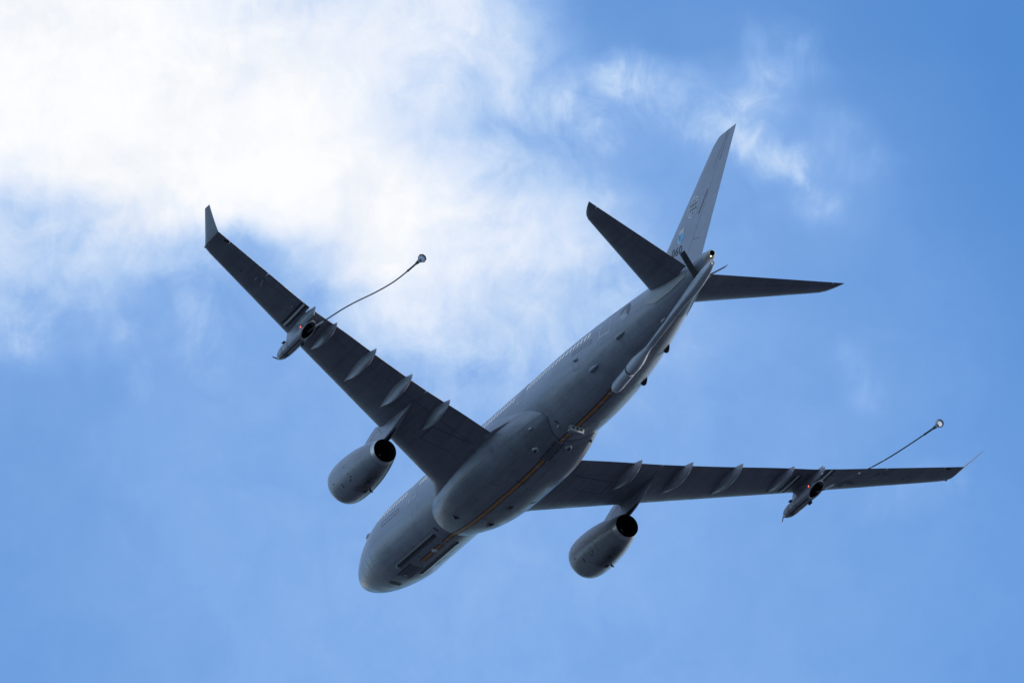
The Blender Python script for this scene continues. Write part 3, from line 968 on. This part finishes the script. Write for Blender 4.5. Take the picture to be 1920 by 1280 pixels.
# globe emblem of two rings and a graticule
GX, GZ, GR = -53.55, 7.30, .77
bm = bmesh.new()
patch(bm, lambda r_, a_: fin_pt(GX + r_ * math.cos(R(a_)), GZ + r_ * math.sin(R(a_)), .010), lin(.01, GR * .74, 4), lin(0, 360, 36)); em = finish("globe_emblem", bm, rg_dark, fin)
bm = bmesh.new(); fin_stroke(bm, circ(GX, GZ, GR, GR), .07); fin_stroke(bm, circ(GX, GZ, GR * .74, GR * .74), .06)
for k in (-.36, .36): fin_stroke(bm, circ(GX, GZ, GR * .74 * k, GR * .74, 20, -90, 90), .05, .016)
for zz in (-.34, 0, .34):
    h = GR * .74 * math.sqrt(1 - (zz / (GR * .74)) ** 2); fin_stroke(bm, [(GX - h, GZ + zz), (GX + h, GZ + zz)], .055, .018)
fin_stroke(bm, circ(GX, GZ, GR * .87, GR * .87, 12, 215, 260), .09, .016); fin_stroke(bm, circ(GX, GZ, GR * .87, GR * .87, 12, 55, 95), .09, .016)
finish("emblem_ring", bm, M['outl'], em, smooth=False)
# small colour crest: pale rim and banner over a blue disc
CX, CZ = -52.1, 5.62
bm = bmesh.new(); patch(bm, lambda r_, a_: fin_pt(CX + r_ * math.cos(R(a_)), CZ - .08 + 1.05 * r_ * math.sin(R(a_)), .010), lin(.01, .46, 3), lin(0, 360, 32)); cr_ = finish("crest", bm, M['outl'], fin)
bm = bmesh.new(); patch(bm, lambda r_, a_: fin_pt(CX - .04 + r_ * math.cos(R(a_)), CZ - .12 + 1.05 * r_ * math.sin(R(a_)), .016), lin(.01, .38, 3), lin(0, 360, 32)); finish("crest_disc", bm, M['blue'], cr_)
bm = bmesh.new(); patch(bm, lambda u, v: fin_pt(CX + u - .1 * v, CZ + v, .020), lin(-.42, .40, 5), lin(.18, .50, 3)); finish("crest_banner", bm, plain("pale_pink_paint", (.62, .52, .48), .5), cr_)
bm = bmesh.new(); patch(bm, lambda u, v: fin_pt(CX + u, CZ + v, .024), lin(.12, .36, 3), lin(-.22, .16, 3)); finish("crest_figure", bm, plain("grey_brown_paint", (.25, .22, .22), .5), cr_)
# serial number
cu = bpy.data.curves.new("serial_number", 'FONT'); cu.body = "060"; cu.size = .98; cu.space_character = 1.12; cu.offset = .016
to = bpy.data.objects.new("serial_number_text", cu); C.objects.link(to)
dg = bpy.context.evaluated_depsgraph_get(); dg.update()
tm = bpy.data.meshes.new_from_object(to.evaluated_get(dg)); bpy.data.objects.remove(to)
wmax = max(v.co.x for v in tm.vertices)
for v in tm.vertices:
    a = v.co.x; b = v.co.y
    v.co = fin_pt(-52.48 + (wmax - a) * 1.0, 4.18 + b * .92 + (wmax - a) * .13, .014)
tm.name = "serial_number"
link("serial_number", tm, M['blackp'], fin, smooth=False)
# long dark slot ahead of the rudder and the hinge line
bm = bmesh.new(); fin_stroke(bm, [(-54.50, 6.42), (-55.52, 7.88)], .085); finish("fin_slot", bm, M['blackp'], fin, smooth=False)
bm = bmesh.new(); fin_stroke(bm, [(-55.1, 4.35), (-54.0, 4.62)], .03); finish("panel_joint", bm, M['seal'], fin, smooth=False)
bm = bmesh.new(); fin_stroke(bm, [(-56.0, 9.3), (-57.8, 11.6)], .03); fin_stroke(bm, [(-56.9, 9.6), (-57.95, 11.3)], .025); finish("panel_joint", bm, M['seal'], fin, smooth=False)

# ---- refuelling boom under the tail
def bax(x): return interp(-x, [42.6, 43.4, 46, 48, 51.6, 55.6, 57.8], [-2.28, -2.12, -1.62, -1.17, -.27, .74, 1.30])


bm = bmesh.new(); rings = []
for x, r in ((-42.75, .06), (-42.8, .20), (-42.95, .31), (-43.2, .38), (-43.5, .405), (-44.5, .415), (-45.25, .415)):
    rings.append(ring(x, 0, bax(x) - .14, r, r, 36))
loft(bm, rings); bh = finish("refuelling_boom", bm, M['boom'], sharp=50)
bm = bmesh.new()
loft(bm, [ring(x, 0, bax(x) - .12, r, r, 36) for x, r in ((-45.2, .36), (-45.5, .36))]); finish("boom_collar", bm, M['dark'], bh)
bm = bmesh.new()
loft(bm, [ring(x, 0, bax(x) - .10, r, r * 1.05, 36) for x, r in ((-45.4, .36), (-45.45, .43), (-46.0, .46), (-46.6, .44), (-47.1, .37), (-47.6, .27), (-48.0, .225), (-48.6, .21))]); finish("boom_shroud", bm, M['boom'], bh)
bm = bmesh.new(); rings = []
for x, w, h in ((-48.2, .22, .27), (-50, .22, .28), (-52, .23, .28), (-53.4, .25, .31), (-54.3, .29, .37), (-55.1, .32, .42), (-55.8, .33, .43), (-56.4, .31, .39), (-57.0, .26, .33), (-57.4, .22, .28), (-57.7, .18, .21)):
    rings.append(ring(x, 0, bax(x) - .12 * (h - .24) / .2, w, h, 44, 3.2 if x < -53 else 4.5))
loft(bm, rings); finish("boom_tube", bm, M['boom'], bh, sharp=50)
bm = bmesh.new(); loft(bm, [ring(-57.69, 0, bax(-57.69), .165, .19, 24), ring(-57.72, 0, bax(-57.72), .15, .175, 24), ring(-57.715, 0, bax(-57.715), .10, .12, 24), ring(-57.66, 0, bax(-57.66), .09, .11, 24)], False, True); finish("boom_nozzle", bm, M['seal'], bh)
bm = bmesh.new()
for s_ in (-1, 1):
    tube(bm, [V(-45.6, s_ * .30, bax(-45.6) + .25), V(-44.6, s_ * .34, bax(-44.6) + .40)], .05)
finish("boom_brace", bm, M['dark'], bh)
for sgn in (-1, 1):
    bm = bmesh.new(); rings = []
    for t in (0, .1, .3, .6, .9, .97, 1.0):
        yy = .26 + 1.42 * t; zz = 1.00 + 1.22 * t
        le = -55.35 - .40 * t - (.12 if t == 1 else 0); te = -56.12 - .40 * t
        rings.append(foil_ring(le, te, .09, 0, 1, 8, lambda x, q, yy=yy, zz=zz: V(x, sgn * (yy - q * .65), zz + q * .75)))
    loft(bm, rings); rv = finish("ruddervator", bm, M['dark'], bh)
    bm = bmesh.new(); tube(bm, [V(-55.7, sgn * .14, .86), V(-55.7, sgn * .36, 1.08)], .15, 16); finish("ruddervator_hinge", bm, M['dark'], bh)
# mount fairing beside the boom
blob("boom_mount_light", -50.9, R(-13), .30, .10, .12, M['light'])

# ---- wing pods with hose and drogue
CANOPY = bpy.data.materials.new("drogue_fabric"); CANOPY.use_nodes = True
_n = NT(CANOPY.node_tree); _out = _n.n['Material Output']; _n.n.remove(_n.n['Principled BSDF'])
_d = _n.new('ShaderNodeBsdfDiffuse'); _d.inputs[0].default_value = (.50, .52, .55, 1)
_t = _n.new('ShaderNodeBsdfTranslucent'); _t.inputs[0].default_value = (.60, .62, .66, 1)
_m = _n.new('ShaderNodeMixShader'); _m.inputs[0].default_value = .55
_n.l.new(_d.outputs[0], _m.inputs[1]); _n.l.new(_t.outputs[0], _m.inputs[2]); _n.l.new(_m.outputs[0], _out.inputs[0])
RINGM = plain("grey_canopy_ring", (.17, .18, .20), .6)
for sgn in (-1, 1):
    y = 19.72 * sgn
    def paxis(x): return interp(-x, [28.5, 35], [-.40, -.22])
    prof = [(-28.62, .03), (-28.68, .10), (-28.85, .20), (-29.1, .30), (-29.45, .39), (-29.9, .445), (-30.5, .47), (-32.0, .475), (-33.0, .465), (-33.8, .43), (-34.3, .37), (-34.62, .29), (-34.72, .20)]
    bm = bmesh.new()
    loft(bm, [ring(x, y, paxis(x), r, r, 40) for x, r in prof])
    # oblique tunnel mouth at the rear, opening down and aft
    pa, pb = Vector((-32.95, 0, -.75)), Vector((-34.80, 0, .02))
    t_ = (pb - pa).normalized(); nrm = Vector((t_.z, 0, -t_.x))
    if nrm.x > 0: nrm.negate()
    bmesh.ops.bisect_plane(bm, geom=bm.verts[:] + bm.edges[:] + bm.faces[:], dist=1e-4, plane_co=V(pa.x, 0, pa.z), plane_no=Vector((nrm.x, 0, nrm.z)), clear_outer=True)
    edge = [e for e in bm.edges if e.is_boundary]
    loop = []
    for e in edge:
        for v in e.verts:
            if v not in loop: loop.append(v)
    cen = sum((v.co for v in loop), Vector()) / len(loop)
    mouth = [v.co.copy() for v in loop]
    pod = finish("refuelling_pod", bm, M['grey'], sharp=50)
    mouth.sort(key=lambda p: math.atan2((p - cen).y, (p - cen).dot(Vector((t_.x, 0, t_.z)))))
    ins = Vector((-nrm.x, 0, -nrm.z))
    sc = lambda k, d: [cen + (p - cen) * k + ins * d for p in mouth]
    bm = bmesh.new(); loft(bm, [sc(1.005, .02), sc(1.03, -.02), sc(.93, -.03), sc(.88, .02)], False, False); finish("tunnel_rim", bm, M['light'], pod)
    bm = bmesh.new(); loft(bm, [sc(.90, .01), sc(.86, .30), sc(.5, .45)], False, True); finish("hose_tunnel", bm, M['black'], pod)
    # seams and stripes along the pod
    def podp(x, a, off=.008):
        r = interp(-x, [-p[0] for p in prof], [p[1] for p in prof]) + off
        return V(x, y + r * math.sin(a), paxis(x) - r * math.cos(a))
    b_ = bmesh.new()
    for xs_ in (-29.35, -30.15, -31.2): patch(b_, lambda u, v: podp(u, R(v)), (xs_, xs_ - .045), lin(-170, 170, 40))
    finish("pod_seam", b_, M['blackp'], pod)
    b_ = bmesh.new(); patch(b_, lambda u, v: podp(u, R(v)), lin(-28.85, -32.9, 24), lin(-22, -10, 2)); patch(b_, lambda u, v: podp(u, R(v)), lin(-28.85, -32.9, 24), lin(6, 18, 2)); finish("pod_stripe", b_, M['blackp'], pod)
    b_ = bmesh.new(); patch(b_, lambda u, v: podp(u, R(v), .010), lin(-28.85, -32.9, 24), lin(-10, 6, 2)); finish("pod_stripe", b_, M['light'], pod)
    b_ = bmesh.new(); patch(b_, lambda u, v: podp(u, R(v)), lin(-30.4, -31.0, 3), lin(-66, -60, 2)); patch(b_, lambda u, v: podp(u, R(v)), (-30.62, -30.75), lin(-60, -48, 2)); finish("pod_mark", b_, M['outl'], pod)
    b_ = bmesh.new(); box(b_, (-30.2, y, paxis(-30.2) - .50), .5, .12, .10); box(b_, (-32.3, y + .34, paxis(-32.3) - .40), .45, .10, .14); finish("pod_vent", b_, M['dark'], pod, smooth=False)
    # ram air turbine blades on the nose
    b_ = bmesh.new(); bmesh.ops.create_uvsphere(b_, u_segments=12, v_segments=8, radius=.085); bmesh.ops.translate(b_, verts=b_.verts[:], vec=V(-28.58, y, paxis(-28.6)))
    a = R(65 if sgn < 0 else 5)
    for s_ in ((1,) if True else (1, -1)):
        tip = V(-28.52, y - s_ * .45 * math.sin(a), paxis(-28.5) + (.05 if sgn < 0 else -.42) * s_)
        tube(b_, [V(-28.56, y, paxis(-28.6)), (V(-28.56, y, paxis(-28.6)) + tip) / 2, tip], [.04, .05, .025], 8)
    finish("turbine", b_, M['dark'], pod)
    # red lamp on the port face
    b_ = bmesh.new(); bmesh.ops.create_uvsphere(b_, u_segments=12, v_segments=8, radius=.055); bmesh.ops.translate(b_, verts=b_.verts[:], vec=podp(-33.55, R(-108), .04)); finish("signal_lamp", b_, M['red'], pod)
    b_ = bmesh.new(); bmesh.ops.create_uvsphere(b_, u_segments=14, v_segments=8, radius=1)
    for v in b_.verts: v.co = podp(-33.62, R(-108), .0) + Vector((v.co.x * .26, v.co.y * .05, v.co.z * .10))
    finish("lamp_housing", b_, M['dark'], pod)
    b_ = bmesh.new(); box(b_, (-30.55, y - .47, paxis(-30.5) + .26), .40, .14, .06); finish("pod_fin", b_, M['dark'], pod, smooth=False)
    # pylon
    bm = bmesh.new(); rings = []
    for x, hw in ((-29.75, .02), (-30.0, .09), (-30.5, .15), (-31.4, .19), (-32.4, .19), (-33.2, .15), (-33.9, .09), (-34.6, .03)):
        zl = wing_low_z(min(x, wle(19.72) - .05), 19.72 * sgn); zt = zl + .15; zb = paxis(x) + .30
        if x > -29.9: zt = zl + .0
        zb = min(zb, zt - .1)
        if x < -33: zb = min(zl - .25, zb + (-33 - x) * .3)
        rings.append([V(x, y - hw * 1.25, zb), V(x, y + hw * 1.25, zb), V(x, y + hw, (zb + zt) / 2), V(x, y + hw, zt), V(x, y - hw, zt), V(x, y - hw, (zb + zt) / 2)])
    loft(bm, rings); finish("pod_pylon", bm, M['grey'], pod, sharp=35)
    # hose: leaves the tunnel, sags and trails aft
    if sgn < 0: hk = [(-33.9, -.50), (-35.0, -.58), (-37.57, -.95), (-40.2, -1.32), (-42.64, -1.77), (-46.06, -2.50), (-48.91, -3.0), (-50.53, -3.17), (-52.13, -3.25), (-53.3, -3.28)]
    else: hk = [(-33.9, -.55), (-34.75, -.81), (-36.8, -1.18), (-39.03, -1.63), (-42.38, -2.22), (-45.44, -2.67), (-48.47, -2.99), (-51.87, -3.26), (-53.3, -3.36)]
    hx = [-p[0] for p in hk]; hzv = [p[1] for p in hk]
    pts = [V(-s_, y, spline(s_, hx, hzv)) for s_ in lin(hx[0], hx[-1], 70)]
    bm = bmesh.new(); tube(bm, pts, [.047 if -p.x < 51.8 else .066 for p in pts], 10); finish("hose", bm, M['hose'], pod)
    b_ = bmesh.new()
    for a0, a1 in (((35.35, 36.7),) if sgn < 0 else ((35.5, 37.0), (41.1, 41.45), (43.2, 43.5), (45.2, 45.5))):
        tube(b_, [V(-s_, y, spline(s_, hx, hzv)) for s_ in lin(a0, a1, 5)], .056, 10)
    finish("hose_band", b_, M['light'], pod)
    b_ = bmesh.new(); tube(b_, [V(-s_, y, spline(s_, hx, hzv)) for s_ in (51.7, 51.85, 52.0)], [.06, .085, .06], 10); finish("hose_coupling", b_, M['dark'], pod)
    # drogue: coupling, ribs and scalloped canopy ring open to the rear
    ez = hzv[-1]
    bm = bmesh.new(); tube(bm, [V(-53.15, y, ez), V(-53.4, y, ez), V(-53.62, y, ez - .01), V(-53.8, y, ez - .01)], [.075, .11, .12, .15], 16); dr = finish("drogue", bm, M['seal'], pod)
    def dring(x, r, sc_): return [V(x, y + r * (1 + sc_ * math.cos(8 * t)) * math.cos(t), ez - .01 + r * (1 + sc_ * math.cos(8 * t)) * math.sin(t)) for t in [2 * math.pi * i / 64 for i in range(64)]]
    bm = bmesh.new(); loft(bm, [dring(-53.70, 0.113, 0), dring(-53.85, 0.157, 0), dring(-54.05, 0.213, .01), dring(-54.2, 0.248, .02)], False, False)
    finish("drogue_cone", bm, CANOPY, pod)
    bm = bmesh.new(); loft(bm, [dring(-54.19, 0.239, .02), dring(-54.12, 0.261, .03), dring(-54.16, 0.291, .04), dring(-54.24, 0.300, .05), dring(-54.28, 0.283, .04), dring(-54.25, 0.248, .03), dring(-54.20, 0.235, .02)], False, False)
    finish("drogue_canopy", bm, RINGM, pod)
    bm = bmesh.new(); tube(bm, [V(-53.68, y, ez - .01), V(-53.80, y, ez - .01)], [.12, .11], 16); finish("drogue_coupling", bm, M['black'], pod)
